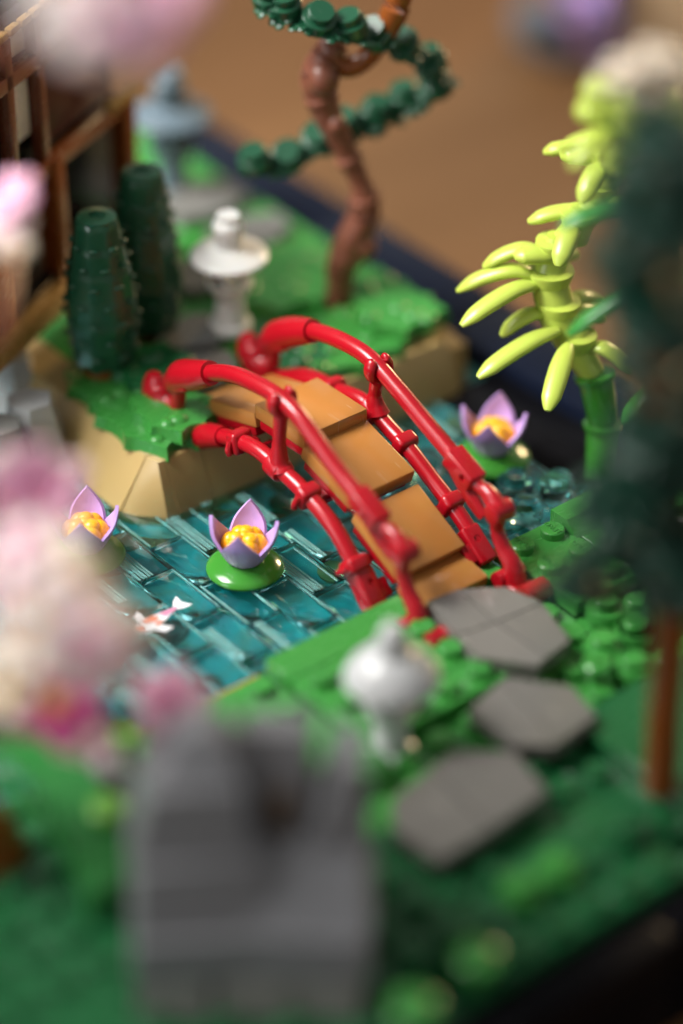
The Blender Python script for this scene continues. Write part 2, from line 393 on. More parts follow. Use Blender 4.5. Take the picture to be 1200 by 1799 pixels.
for a, b in ((-2.1, -1.0), (-1.0, 1.0), (1.0, 3.0), (3.0, 5.0), (5.0, 7.2)): slope_front(a, b)
def slope_left(y0, y1, dx=0):
    bm = B(); a = .012; xb, xt = -3.0-dx, -2.35
    pts = [(xb, y0+a, -1.5), (xb, y1-a, -1.5), (xb, y1-a, -.72), (xb, y0+a, -.72), (xt, y0+a, TZ), (xt, y1-a, TZ), (-1.3, y0+a, TZ), (-1.3, y1-a, TZ), (-1.3, y0+a, -1.5), (-1.3, y1-a, -1.5)]
    v = [bm.verts.new(p) for p in pts]
    for f in ((0, 1, 2, 3), (3, 2, 5, 4), (4, 5, 7, 6), (6, 7, 9, 8), (8, 9, 1, 0), (0, 3, 4, 6, 8), (1, 9, 7, 5, 2)): bm.faces.new([v[i] for i in f])
    part('slope_piece', fin(bm, .03, 2, 25), 'tan', bank)
for a, b in ((4.9, 6.6), (6.6, 8.6), (8.6, 10.6), (10.6, 12.6)): slope_left(a, b, .25 if a < 6 else .1)
bm = B()   # faceted corner piece
v = [bm.verts.new(p) for p in [(-2.11, 3.9, -1.5), (-2.11, 3.9, -.72), (-2.45, 3.92, -1.5), (-2.45, 3.92, -.70), (-3.05, 4.55, -1.5), (-3.05, 4.55, -.70), (-3.2, 4.88, -1.5), (-3.2, 4.88, -.72), (-2.30, 4.47, TZ), (-2.11, 4.47, TZ), (-2.35, 4.88, TZ), (-2.11, 4.88, TZ), (-2.11, 4.88, -1.5)]]
for f in ((0, 1, 3, 2), (2, 3, 5, 4), (4, 5, 7, 6), (1, 9, 8, 3), (3, 8, 5), (5, 8, 10, 7), (9, 11, 10, 8), (0, 12, 11, 9, 1), (12, 6, 7, 10, 11), (0, 2, 4, 6, 12)): bm.faces.new([v[i] for i in f])
part('corner_piece', fin(bm, .02, 2, 25), 'tan', bank)
bm = B(); prism(bm, [(7.2, 4.0), (8.3, 4.7), (8.3, 6.2), (7.2, 6.2)], -1.5, .3, [(7.2, 4.5), (7.9, 5.0), (7.9, 6.2), (7.2, 6.2)]); part('slope_piece', fin(bm, .03), 'tan', bank)
# green plates of the far garden
rnd = random.Random(8)
for i in range(-2, 8):
    for j in range(5, 19, 2):
        if i % 2 == 0: plate(bank, GX+i-.4, GY+j+.3, 2, 2, TZ-.02, 'green' if rnd.random() < .75 else 'dgreen', False)
def leaf_plate(cx, cy, z, rx, ry, seed, h=.34, n=9, mat='green', rot=0):
    """flat plant plate: scalloped outline and rounded leaf lumps on top"""
    r = random.Random(seed); bm = B(); N = n*8; pts = []
    for k in range(N):
        a = 2*math.pi*k/N; s = 1-.17*abs(math.sin(n*a/2))**.6
        c, d = math.cos(a), math.sin(a); q = (abs(c)**3.5+abs(d)**3.5)**(-1/3.5)
        x, y = rx*c*s*q, ry*d*s*q; x, y = x*math.cos(rot)-y*math.sin(rot), x*math.sin(rot)+y*math.cos(rot)
        pts.append((x, y))
    prism(bm, pts, -h, 0, [(p[0]*.94, p[1]*.94) for p in pts])
    for k in range(int(rx*ry*3.2)):
        a = r.uniform(0, 6.28); t = math.sqrt(r.random())*.86; x, y = rx*t*math.cos(a), ry*t*math.sin(a)
        x, y = x*math.cos(rot)-y*math.sin(rot), x*math.sin(rot)+y*math.cos(rot)
        ball(bm, (x, y, -.01), r.uniform(.2, .34), (1, 1, .48), 2)
    return part('leaf_plate', bm, mat, bank, 30, (cx, cy, z))
leaf_plate(-1.35, 6.2, TZ+.30, 1.25, 1.9, 1)
leaf_plate(-1.0, 5.55, TZ+.60, 1.05, 1.2, 2)
leaf_plate(-1.2, 7.9, TZ+.32, 1.2, 1.4, 3)
leaf_plate(-.2, 7.6, TZ+.62, 1.1, 1.0, 4, mat='dgreen')
leaf_plate(4.6, 5.9, TZ+.30, 2.4, 1.5, 5, n=11)
leaf_plate(6.6, 5.75, TZ+.58, 1.2, 1.15, 6, n=9)
leaf_plate(7.0, 7.1, TZ+.34, 1.0, 1.5, 7, n=9)
leaf_plate(5.8, 9.4, TZ+.32, 2.2, 1.8, 8, n=11)
leaf_plate(3.3, 6.4, TZ+.34, 1.2, 1.4, 9, mat='dgreen')
# grey stepping slabs on the far side
for k, (cx, cy, rx, ry, mt) in enumerate(((.75, 7.0, 1.3, .9, 'dgrey'), (1.9, 8.6, 1.2, .9, 'dgrey'), (6.2, 12.0, 1.5, 1.0, 'dgrey'), (6.3, 14.4, 1.6, 1.1, 'dgrey'), (4.0, 11.0, 1.2, 1.0, 'dgrey'))):
    bm = B(); n = 7; r = random.Random(k)
    pts = [(rx*math.cos(2*math.pi*i/n+.3)*r.uniform(.9, 1.08), ry*math.sin(2*math.pi*i/n+.3)*r.uniform(.9, 1.08)) for i in range(n)]
    prism(bm, pts, 0, .3, [(p[0]*.96, p[1]*.96) for p in pts])
    tag(part('stepping_stone', fin(bm, .03), mt, None, loc=(cx, cy, TZ+.005)),
        ('grey stepping slab at the far end of the red bridge', 'grey slab at the foot of the white lantern beyond the bridge', 'grey slab behind the white lantern, left of the bonsai trunk', 'dark grey slab farthest back near the navy rim', 'grey slab in the shade right of the rear cypress')[k], 'stepping stone', 'stepping stones on the far bank')

# ================================================================== BRIDGE
bridge = thing('garden_bridge', 'arched red bridge with caramel deck tiles and curved tube railings', 'bridge', (0, 0, 0))
BX = .62
bm = B(); box(bm, (0, 0, -.2), (1.98, 1.98, .4)); fin(bm, .035, 2)
DECK2 = mesh('deck_tile', bm, 'nougat')
bm = B(); box(bm, (0, 0, -.2), (1.98, 1.02, .4)); fin(bm, .035, 2)
DECK1 = mesh('deck_tile', bm, 'nougat')
bm = B()
box(bm, (0, 0, -.55), (1.9, 1.7, .26)); fin(bm, .03)
BEAM2 = mesh('deck_beam', bm, 'red')
def deck(y0, z0, y1, z1, me, beam=True):
    """tile whose top runs from the front edge (y0, z0) to the rear edge (y1, z1)"""
    a = math.atan2(z1-z0, y1-y0); o = put('deck_tile', me, bridge, (BX, (y0+y1)/2, (z0+z1)/2), (a, 0, 0))
    if beam:
        b = put('deck_beam', BEAM2, bridge, (BX, (y0+y1)/2, (z0+z1)/2), (a, 0, 0))
        if me is DECK1: b.scale = (1, .52, 1)
deck(-3.60, -.02, -2.66, .16, DECK1)
deck(-2.78, .40, -.96, 1.26, DECK2)
deck(-.84, 1.58, 1.02, 2.10, DECK2)
deck(1.00, 2.42, 2.97, 2.36, DECK2)
deck(3.02, 2.06, 4.90, 1.52, DECK2)
deck(4.98, 1.24, 5.9, .92, DECK1)
NEAR = dict(x=-.88, up=[(5.25, 2.25), (4.7, 2.55), (4.05, 2.93), (3.3, 3.28), (2.55, 3.48), (1.45, 3.60), (.6, 3.48), (-.25, 3.06), (-1.1, 2.62), (-1.75, 2.36)],
            lo=[(5.0, .52), (4.2, 1.0), (3.35, 1.38), (2.25, 1.62), (1.3, 1.53), (.3, 1.36), (-.68, 1.02), (-1.34, .55), (-1.85, .02), (-2.25, -.45)])
FAR = dict(x=2.10, up=[(5.2, 2.3), (4.6, 2.72), (3.76, 3.14), (2.62, 3.40), (1.5, 3.43), (.4, 3.07), (-.68, 2.63), (-1.72, 2.22)],
           lo=[(5.0, 1.0), (4.0, 1.55), (2.8, 1.85), (1.72, 2.05), (.6, 1.74), (-.06, 1.54), (-.94, 1.12), (-1.81, .72), (-2.46, .30), (-2.9, -.1)])
def along(P, y):
    Q = spline([(0, *p) for p in P], 10)
    i = min(range(len(Q)), key=lambda k: abs(Q[k].y-y)); t = (Q[min(i+1, len(Q)-1)]-Q[max(i-1, 0)]).normalized()
    return Q[i], t
def oriented(o, t):   # local z along t, local x along world x
    t = Vector(t).normalized(); xx = Vector((1, 0, 0)); yy = t.cross(xx)
    return Matrix((xx, yy, t)).transposed().to_4x4()
def rail_side(S, s):
    X = S['x']; inner = 1 if s < 0 else -1      # direction of the deck
    bm = B(); tube(bm, [(X, *p) for p in S['up']], .222, 20, 10, up=(1, 0, 0)); part('upper_rail', bm, 'red', bridge)
    bm = B(); tube(bm, [(X, *p) for p in S['lo']], .212, 20, 10, up=(1, 0, 0)); part('lower_rail', bm, 'red', bridge)
    # ---- front arm joint of the upper rail: block, neck, paddle and round end
    q, t = along(S['up'], -1.72); E = Vector((X, S['up'][-1][0], S['up'][-1][1])); T = Matrix.Translation(E) @ oriented(None, t)
    bm = B(); box(bm, (0, 0, .40), (.52, .50, 1.02), T); fin(bm, .06, 3)
    cb = B(); cyl(cb, T @ Vector((-.6, .02, .62)), T @ Vector((.6, .02, .62)), .10, seg=16)
    arm = put('arm_joint', drilled(bm, cb, 'red'), bridge)
    bm = B(); tube(bm, [T @ Vector((0, .0, .85)), T @ Vector((0, .02, 1.2)), T @ Vector((0, .0, 1.55))], [.19, .15, .22], 14, 5, up=(1, 0, 0)); part('neck', bm, 'red', arm)
    end = T @ Vector((0, -.02, 1.82))
    bm = B(); cyl(bm, end+Vector((-.30, 0, 0)), end+Vector((.30, 0, 0)), .27, seg=24); fin(bm, .05, 2)
    tube(bm, [T @ Vector((0, .10, 1.15)), T @ Vector((0, .12, 1.45)), T @ Vector((0, .06, 1.8))], [.17, .20, .22], 12, 4, up=(1, 0, 0)); part('round_end', bm, 'red', arm)
    bm = B()      # paddle hanging under the block
    tube(bm, [T @ Vector((-.05*s, -.22, .10)), T @ Vector((-.05*s, -.34, .55)), T @ Vector((-.05*s, -.50, 1.05)), T @ Vector((-.05*s, -.62, 1.5))], [.22, .27, .25, .17], 14, 6, flat=.55, up=(1, 0, 0)); part('paddle', bm, 'red', arm)
    # ---- front upright and foot
    foot = Vector((X, -4.02, -.22))
    bm = B(); tube(bm, [end+Vector((0, 0, -.1)), end+Vector((0, .06, -.55)), (end+foot)/2+Vector((0, .12, -.1)), foot+Vector((0, .08, .45)), foot], [.20, .17, .20, .24, .34], 14, 6, up=(1, 0, 0)); part('end_post', bm, 'red', bridge)
    bm = B(); box(bm, (X, -4.22, -.28), (.62, 1.15, .34)); fin(bm, .08, 3); cyl(bm, (X-.36, -4.72, -.12), (X+.36, -4.72, -.12), .30, seg=20)
    cyl(bm, (X-.40, -3.82, -.12), (X+.40, -3.82, -.12), .22, seg=18); part('foot', bm, 'red', bridge)
    # ---- lower rail front block with holes
    q, t = along(S['lo'], S['lo'][-2][0]+.1); T2 = Matrix.Translation((X, q.y, q.z)) @ oriented(None, t)
    bm = B(); box(bm, (.06*inner, -.06, .42), (.52, .56, 1.0), T2); fin(bm, .06, 3)
    cb = B(); c = T2 @ Vector((.06*inner, -.06, .30)); n = T2.to_3x3() @ Vector((0, 1, 0)); cyl(cb, c-n*.6, c+n*.6, .095, seg=14)
    lb = put('end_block', drilled(bm, cb, 'red'), bridge)
    bm = B(); box(bm, (.42*inner, 0, .55), (.3, .3, .5), T2); part('block_lug', fin(bm, .04), 'red', lb)
    # ---- middle baluster: clip, neck and flared foot
    u, tu = along(S['up'], 1.15); l, tl = along(S['lo'], 1.35)
    U, Lw = Vector((X, u.y, u.z)), Vector((X, l.y, l.z))
    bm = B(); tube(bm, [U+Vector((0, 0, -.18)), U.lerp(Lw, .35), U.lerp(Lw, .62), Lw+Vector((0, -.08, .22)), Lw+Vector((0, -.16, -.02))], [.22, .19, .18, .28, .37], 14, 6, flat=.85, up=(1, 0, 0)); post = part('baluster', bm, 'red', bridge)
    bm = B()
    for d in (-1, 1):     # two finger lobes of the clip
        tube(bm, [U+Vector((d*.10, 0, -.33)), U+Vector((d*.27, 0, -.16)), U+Vector((d*.28, 0, .06)), U+Vector((d*.20, 0, .21)), U+Vector((d*.15, 0, .25))], [.13, .12, .12, .10, .03], 12, 5, flat=1.5, up=tu)
    part('rail_clip', bm, 'red', post)
    bm = B(); cyl(bm, Lw-tl*.24, Lw+tl*.24, .32, seg=20); fin(bm, .05, 2); part('collar', bm, 'red', post)
    # ---- clips that hold the lower rail to the deck
    for y in (.15, -1.62, 2.9):
        l, tl = along(S['lo'], y); c = Vector((X, l.y, l.z)); Tc = Matrix.Translation(c) @ oriented(None, tl)
        bm = B(); box(bm, (0, 0, 0), (.60, .60, .40), Tc); fin(bm, .11, 3)
        box(bm, (.30*inner, -.22, 0), (.42, .26, .30), Tc)
        tube(bm, [Tc @ Vector((-.28*inner, .1, 0)), Tc @ Vector((-.38*inner, -.1, 0)), Tc @ Vector((-.36*inner, -.24, 0))], .085, 8, 4)
        part('deck_clip', bm, 'red', bridge)
        bm = B(); box(bm, (.62*inner, -.42, 0), (.7, .2, .2), Tc); part('bracket_bar', fin(bm, .03), 'red', bridge)
    # ---- rear ends: sleeve, upright and curled hand
    p0 = Vector((X, *S['up'][0])); q, t = along(S['up'], S['up'][1][0]); 
    bm = B(); tube(bm, [Vector((X, *S['up'][2]))+Vector((0, 0, 0)), Vector((X, *S['up'][1])), p0, p0+Vector((0, .42, -.42))], [.31, .40, .43, .30], 16, 5, up=(1, 0, 0)); sl = part('rear_sleeve', bm, 'red', bridge)
    bm = B(); box(bm, (0, -.05, .1), (.7, .6, .62), Matrix.Translation(p0) @ oriented(None, t)); part('sleeve_block', fin(bm, .08, 3), 'red', sl)
    bm = B(); tube(bm, [p0+Vector((0, .25, -.25)), p0+Vector((0, .25, -.75)), p0+Vector((0, .38, -1.2)), p0+Vector((0, .6, -1.45))], [.22, .19, .22, .32], 12, 5, up=(1, 0, 0)); part('rear_post', bm, 'red', bridge)
    bm = B(); tube(bm, [p0+Vector((0, .35, -1.25)), p0+Vector((0, .85, -1.3)), p0+Vector((0, 1.2, -.95)), p0+Vector((0, 1.25, -.55))], [.32, .48, .50, .20], 14, 6, flat=.7, up=(1, 0, 0)); part('curled_hand', bm, 'red', bridge)
    r0 = Vector((X, *S['lo'][0])); r1 = Vector((X, *S['lo'][1])); r2 = Vector((X, *S['lo'][2]))
    bm = B(); tube(bm, [r2.lerp(r1, .3), r1, r0, r0+Vector((0, .35, -.25))], [.27, .33, .36, .26], 14, 5, up=(1, 0, 0)); part('rear_foot', bm, 'red', bridge)
rail_side(NEAR, -1); rail_side(FAR, 1)

# ================================================================== WATER LILIES
def petal_mesh():
    bm = B(); NS, NT = 12, 8; th = .085; grid = []
    for side in (0, 1):
        g = []
        for i in range(NS+1):
            s = -1+2*i/NS; H = .50+.74*(1-abs(s))**1.0; a = s*R(44.5); row = []
            for j in range(NT+1):
                t = j/NT; z = H*t; r = .40+.42*min(1, z/.8)**.75+.06*max(0, z-.6)-side*th
                k = 1-.02*abs(s)*t
                row.append(bm.verts.new((r*k*math.cos(a), r*k*math.sin(a), z)))
            g.append(row)
        grid.append(g)
    o, n = grid
    for i in range(NS):
        for j in range(NT):
            bm.faces.new((o[i][j], o[i+1][j], o[i+1][j+1], o[i][j+1])); bm.faces.new((n[i][j], n[i][j+1], n[i+1][j+1], n[i+1][j]))
        bm.faces.new((o[i][NT], o[i+1][NT], n[i+1][NT], n[i][NT])); bm.faces.new((o[i][0], n[i][0], n[i+1][0], o[i+1][0]))
    for j in range(NT):
        bm.faces.new((o[0][j], o[0][j+1], n[0][j+1], n[0][j])); bm.faces.new((o[NS][j], n[NS][j], n[NS][j+1], o[NS][j+1]))
    return mesh('petal', fin(bm, .018, 2, 60), 'lav', 50)
PETAL = petal_mesh()
bm = B(); lathe(bm, [(0, 0), (.36, 0), (.40, .06), (.34, .12), (0, .12)], 20); CUP = mesh('flower_cup', bm, 'lav')
bm = B()
for k in range(6):
    a = 2*math.pi*k/6; ball(bm, (.255*math.cos(a), .255*math.sin(a), .40), .19, (1, 1, 1.5), 3)
    if k % 2: a += .5; ball(bm, (.15*math.cos(a), .15*math.sin(a), .60), .16, (1, 1, 1.0), 3)
lathe(bm, [(.30, .06), (.32, .5), (.2, .62), (0, .66)], 16); ball(bm, (0, 0, .62), .14)
bmesh.ops.scale(bm, vec=(1.34, 1.34, 1.15), verts=bm.verts)
HEART = mesh('flower_center', bm, 'yel')
bm = B(); lathe(bm, [(.30, -.06), (.9, -.02), (.965, .05), (.955, .10), (.86, .185), (.66, .27), (.40, .32), (0, .335)], 48); PAD = mesh('lily_pad', bm, 'pad', 60)
def lily(x, y, rz, label, fx=0, fy=0, tilt=0):
    t = thing('water_lily', label, 'water lily', (x, y, WZ+.03), 0, 'lavender water lilies on the pond')
    put('lily_pad', PAD, t, (0, 0, .03)); h = .30
    f = put('flower_cup', CUP, t, (fx, fy, h), (tilt, 0, 0))
    for k in range(4): put('petal', PETAL, t, (fx, fy, h+.02), (tilt, 0, rz+k*math.pi/2))
    put('flower_center', HEART, t, (fx, fy, h), (tilt, 0, rz))
lily(-2.28, .92, R(-48), 'lavender water lily on a green pad, nearest the bridge at its left')
lily(-4.98, 3.80, R(-40), 'lavender water lily half hidden behind the pink blossoms')
lily(5.62, .78, R(-52), 'lavender water lily right of the bridge, under the lime plant')

# koi printed on a clear tile
koi = thing('printed_koi', 'white and orange koi printed on a clear pond tile', 'fish', (-5.1, .62, WZ+.045), R(2))
def flat(name, pts, mat, z, parent, h=.008):
    bm = B(); prism(bm, pts, z, z+h); return part(name, bm, mat, parent)
# local x runs from tail (+) to head (-)
body = [(-.78, -.02), (-.70, .10), (-.50, .17), (-.2, .165), (.12, .12), (.42, .07), (.62, .05), (.62, -.03), (.42, -.05), (.12, -.10), (-.2, -.16), (-.5, -.17), (-.70, -.12)]
flat('body', body, 'koiwhite', 0, koi)
flat('tail_fin', [(.60, .05), (.76, .16), (1.0, .24), (.92, .06), (1.05, -.12), (.80, -.10), (.60, -.03)], 'koiwhite', .0, koi)
flat('pectoral_fin', [(-.45, .15), (-.34, .36), (-.12, .40), (-.20, .15)], 'koiwhite', .0, koi)
flat('pectoral_fin', [(-.42, -.15), (-.26, -.34), (.04, -.34), (-.12, -.14)], 'koiwhite', .0, koi)
flat('head_patch', [(-.70, .06), (-.58, .12), (-.46, .03), (-.52, -.08), (-.66, -.07)], 'koired', .010, koi)
flat('back_patch', [(-.34, .14), (-.05, .14), (.10, .03), (-.10, -.02), (-.32, .04)], 'koired', .010, koi)
flat('side_patch', [(-.22, -.06), (-.02, -.05), (.06, -.10), (-.16, -.14)], 'koired', .010, koi)
flat('tail_patch', [(.16, .09), (.60, .04), (.70, .02), (.60, -.03), (.20, -.04)], 'koipink', .010, koi)
koi.rotation_euler = (0, 0, R(8)); koi.scale = (.92, 1.45, 1)

# ================================================================== LANTERNS
def lantern(x, y, z, label, mat, k=1.0, rz=0, pointed=False):
    t = thing('stone_lantern', label, 'lantern', (x, y, z), rz, 'garden lanterns'); t.scale = (k, k, k)
    bm = B(); lathe(bm, [(.56, 0), (.56, .16), (.44, .22), (.40, .5), (.38, .95), (.46, 1.05), (.46, 1.12), (0, 1.12)], 24); part('pedestal', bm, mat, t)
    bm = B(); lathe(bm, [(.46, 1.12), (.60, 1.28), (.62, 1.42), (0, 1.42)], 24); part('lamp_tray', bm, mat, t)
    for i in range(4):
        a = R(45+90*i); bm = B(); box(bm, (.40*math.cos(a), .40*math.sin(a), 1.72), (.24, .24, .62)); part('lamp_post', fin(bm, .03), mat, t)
    bm = B(); cyl(bm, (0, 0, 1.4), (0, 0, 2.02), .26, seg=16); part('lamp_core', bm, mat, t)
    bm = B()
    if pointed: lathe(bm, [(.3, 2.0), (1.0, 2.04), (1.1, 2.16), (1.07, 2.30), (.84, 2.62), (.52, 2.86), (.40, 2.92), (0, 2.92)], 40)
    else: lathe(bm, [(.4, 2.0), (.9, 2.04), (1.03, 2.14), (1.03, 2.22), (.86, 2.33), (.55, 2.43), (.36, 2.50), (0, 2.50)], 40)
    part('roof', bm, mat, t, 50)
    bm = B()
    if pointed: lathe(bm, [(.40, 2.92), (.38, 3.1), (.30, 3.3), (.30, 3.42), (.16, 3.66), (0, 3.7)], 24)
    else: lathe(bm, [(.36, 2.50), (.36, 2.78), (.41, 2.82), (.42, 3.12), (.36, 3.22), (.30, 3.24), (.30, 3.40), (0, 3.40)], 24)
    part('finial', bm, mat, t, 50)
lantern(2.75, 8.15, TZ+.31, 'white stone lantern standing on the far bank beyond the bridge', 'white', 1.0)
lantern(-4.12, -6.90, -.4, 'pale grey blurred lantern in front of the bridge end, beside the stepping stones', 'offwhite', .98, R(20), True)
lantern(6.25, 15.6, TZ, 'sand blue lantern farthest back beside the tea house', 'bluegrey', 1.15, R(10))
lant_near = [o for o in bpy.data.objects if o.name.startswith('stone_lantern')][1]

# ================================================================== STEPPING STONES (near bank)
def stone(name_label, quads, z, h=.34, base=None):
    xs = [p[0] for q in quads for p in q]; ys = [p[1] for q in quads for p in q]; c = ((min(xs)+max(xs))/2, (min(ys)+max(ys))/2)
    t = thing('stepping_stone', name_label, 'stepping stone', (c[0], c[1], z), 0, 'stepping stones on the near bank')
    for q in quads:
        m = (sum(p[0] for p in q)/len(q), sum(p[1] for p in q)/len(q))
        pts = [((p[0]-m[0])*.97+m[0]-c[0], (p[1]-m[1])*.97+m[1]-c[1]) for p in q]
        bm = B(); prism(bm, pts, 0, h); part('stone_tile', fin(bm, .045, 3), 'slate', t)
stone('dark grey four-piece stepping stone touching the near end of the bridge', [
    [(-.85, -5.3), (.2, -5.5), (.35, -3.95), (-.55, -3.85)], [(.2, -5.5), (1.55, -5.6), (1.30, -4.6), (.35, -3.95)],
    [(-1.0, -6.25), (-.15, -7.35), (.25, -7.25), (.2, -5.5), (-.85, -5.3)], [(.25, -7.25), (1.1, -7.1), (1.55, -5.6), (.2, -5.5)]], 0.0, .36)
stone('grey blurred stepping stone, middle one of the path to the bridge', [
    [(-2.4, -7.5), (-2.4, -9.1), (-1.75, -9.7), (-1.3, -8.5), (-1.2, -7.2)], [(-1.2, -7.2), (-1.3, -8.5), (-1.75, -9.7), (-.30, -9.5), (0, -8.35), (-.95, -7.15)]], 0.0)
stone('largest grey stepping stone, nearest the camera, right of the big rock', [
    [(-6.25, -9.5), (-6.15, -10.95), (-4.6, -10.9), (-4.4, -8.55), (-5.7, -8.8)], [(-4.4, -8.55), (-4.6, -10.9), (-2.85, -10.7), (-2.55, -9.25), (-3.6, -8.35)]], 0.0)
for (x, y) in ((0.2, -5.6), (-1.3, -8.4), (-4.4, -9.7)):
    bm = B(); cyl(bm, (x, y, -.42), (x, y, -.005), .8, seg=20); part('plate', bm, 'dgreen', ground)

# ================================================================== CYPRESSES
def cypress(x, y, z, h, r, label, seed, mat='pine'):
    t = thing('cypress_tree', label, 'tree', (x, y, z), seed*.7, 'dark green cypress trees beside the tea house')
    bm = B(); lathe(bm, [(r*.62, 0), (r*.62, .34), (r*.5, .4), (0, .4)], 18); part('trunk', bm, 'rust', t)
    rn = random.Random(seed); bm = B(); seg, rows = 48, 44; rings = []
    for j in range(rows+1):
        v = j/rows; z_ = .32+v*(h-.32); prof = r*(.86+.22*math.sin(min(1, v*1.8)*math.pi*.5)-.78*max(0, v-.30)**1.25)
        ring = []
        for i in range(seg):
            a = 2*math.pi*i/seg; lob = 1-.085*abs(math.sin(4*a+.25*math.sin(v*9)))**.5
            tooth = .035*((v*6) % 1)
            rr = prof*lob+tooth
            ring.append(bm.verts.new((rr*math.cos(a), rr*math.sin(a), z_-.06*math.cos(8*a)*(1 if j == 0 else .3))))
        rings.append(ring)
    for A, C_ in zip(rings, rings[1:]):
        for i in range(seg): bm.faces.new((A[i], A[(i+1) % seg], C_[(i+1) % seg], C_[i]))
    bm.faces.new(rings[0][::-1]); bm.faces.new(rings[-1])
    part('foliage', bm, mat, t, 60)
    rt_ = r*(.86+.22-.78*.70**1.25)*.93
    bm = B(); lathe(bm, [(rt_*.98, h-.04), (rt_*.98, h+.05), (rt_*.8, h+.08), (rt_*.45, h+.08), (rt_*.4, h-.03), (0, h-.03)], 24); part('crown_ring', bm, mat, t)
    nub = B(); ball(nub, (0, 0, 0), .135, (1.1, .6, .5), 2); nm = mesh('leaf_tip', nub, mat)
    for row in range(7):
        for i in range(8):
            v = .10+row*.125; a = 2*math.pi*(i+.5*(row % 2))/8+.1
            prof = r*(.86+.22*math.sin(min(1, v*1.8)*math.pi*.5)-.78*max(0, v-.30)**1.25)*1.0
            put('leaf_tip', nm, t, (prof*math.cos(a), prof*math.sin(a), .32+v*(h-.32)), (0, 0, a+math.pi/2))
cypress(-1.05, 8.55, TZ+.32, 4.45, .95, 'dark green ribbed cypress in front, at the corner of the tea house', 1)
cypress(1.15, 9.7, TZ+.02, 4.8, .97, 'darker cypress behind the other, leaning into the tea house shadow', 2)

# ================================================================== BONSAI
bon = thing('bonsai_pine', 'bonsai pine with curved reddish brown trunk and dark green studded foliage loop', 'tree', (6.1, 7.6, TZ+.02))
O = Vector((6.1, 7.6, TZ+.02))
tr = [(6.05, 7.68, .64), (6.08, 7.65, 1.3), (6.11, 7.63, 1.78), (6.35, 7.44, 2.66), (6.61, 7.23, 3.52), (6.49, 7.33, 4.38), (6.17, 7.58, 5.39), (5.82, 7.86, 6.39), (5.6, 8.04, 7.37), (5.83, 7.86, 8.09)]
bm = B(); tube(bm, [Vector(p)-O for p in tr], [.36, .37, .42, .48, .42, .28, .30, .40, .42, .40], 18, 8); tk = part('trunk', bm, 'bark', bon)
for p, r in (((5.85, 7.5, 6.2), .26), ((5.5, 7.6, 7.6), .42), ((6.0, 7.9, 8.1), .42), ((6.5, 7.15, 2.5), .36)):
    bm = B(); ball(bm, Vector(p)-O, r, (1, 1, 1.15), 3); part('trunk_knot', bm, 'bark', tk)
for p, q, r in (((6.2, 7.56, 2.1), (6.26, 7.51, 2.32), .50), ((6.6, 7.24, 3.75), (6.57, 7.27, 3.95), .44), ((6.3, 7.48, 4.95), (6.23, 7.53, 5.15), .36), ((5.72, 7.94, 6.75), (5.68, 7.97, 6.95), .47)):
    bm = B(); cyl(bm, Vector(p)-O, Vector(q)-O, r, seg=20); part('trunk_joint', fin(bm, .04), 'bark', tk)
bm = B(); tube(bm, [Vector(p)-O for p in ((5.83, 7.86, 8.0), (6.2, 7.5, 7.75), (6.6, 7.2, 8.0), (6.9, 7.0, 8.6), (7.2, 6.75, 9.4), (7.3, 6.6, 10.6))], [.34, .30, .28, .34, .36, .3], 14, 6); part('upper_branch', bm, 'rust', bon)
chain = [(4.33, 9.0, 4.88), (5.51, 8.81, 4.85), (6.42, 8.49, 5.31), (7.36, 8.22, 5.5), (8.39, 8.04, 5.69), (9.1, 7.26, 6.33), (8.53, 7.03, 7.31), (7.42, 7.15, 8.2), (6.34, 6.99, 8.79), (5.35, 7.37, 9.21), (4.7, 8.16, 9.51), (4.49, 8.59, 9.8)]
bm = B(); tube(bm, [Vector(p)-O for p in chain], .13, 10, 8); part('foliage_stem', bm, 'pine', bon)
bm = B(); lathe(bm, [(.38, -.14), (.40, -.12), (.40, .17), (.38, .19), (.30, .20), (.30, .37), (.28, .39), (0, .39)], 20); bmesh.ops.scale(bm, vec=(1.15, 1.15, 1.15), verts=bm.verts); LEAFSTUD = mesh('leaf_stud', bm, 'pine')
bm = B()
for k in range(5): a = 2*math.pi*k/5; ball(bm, (.20*math.cos(a), .20*math.sin(a), 0), .11, (1.3, 1.3, .5), 2)
lathe(bm, [(.16, -.08), (.16, .08), (0, .1)], 12)
LEAFBUD = mesh('leaf_bud', bm, 'pine')
Q = spline(chain, 6); rn = random.Random(5)
for k in range(0, len(Q)-1):
    q = Q[k]-O; t = (Q[k+1]-Q[k]).normalized(); f = frame(t)
    upv = (Vector((0, 0, 1))*.9+Vector((-.35, -.25, 0))+Vector((rn.uniform(-.3, .3), rn.uniform(-.3, .3), 0))).normalized()
    big = k % 5 == 0
    o = put('leaf_stud' if big else 'leaf_bud', LEAFSTUD if big else LEAFBUD, bon, q+upv*(.14 if big else .05))
    o.rotation_euler = upv.to_track_quat('Z', 'Y').to_euler()
    side = f @ Vector((1 if k % 4 < 2 else -1, 0, 0))
    o = put('leaf_bud', LEAFBUD, bon, q+side*.30-Vector((0, 0, .08))); o.rotation_euler = (rn.uniform(-.6, .6), rn.uniform(-.6, .6), rn.uniform(0, 3))

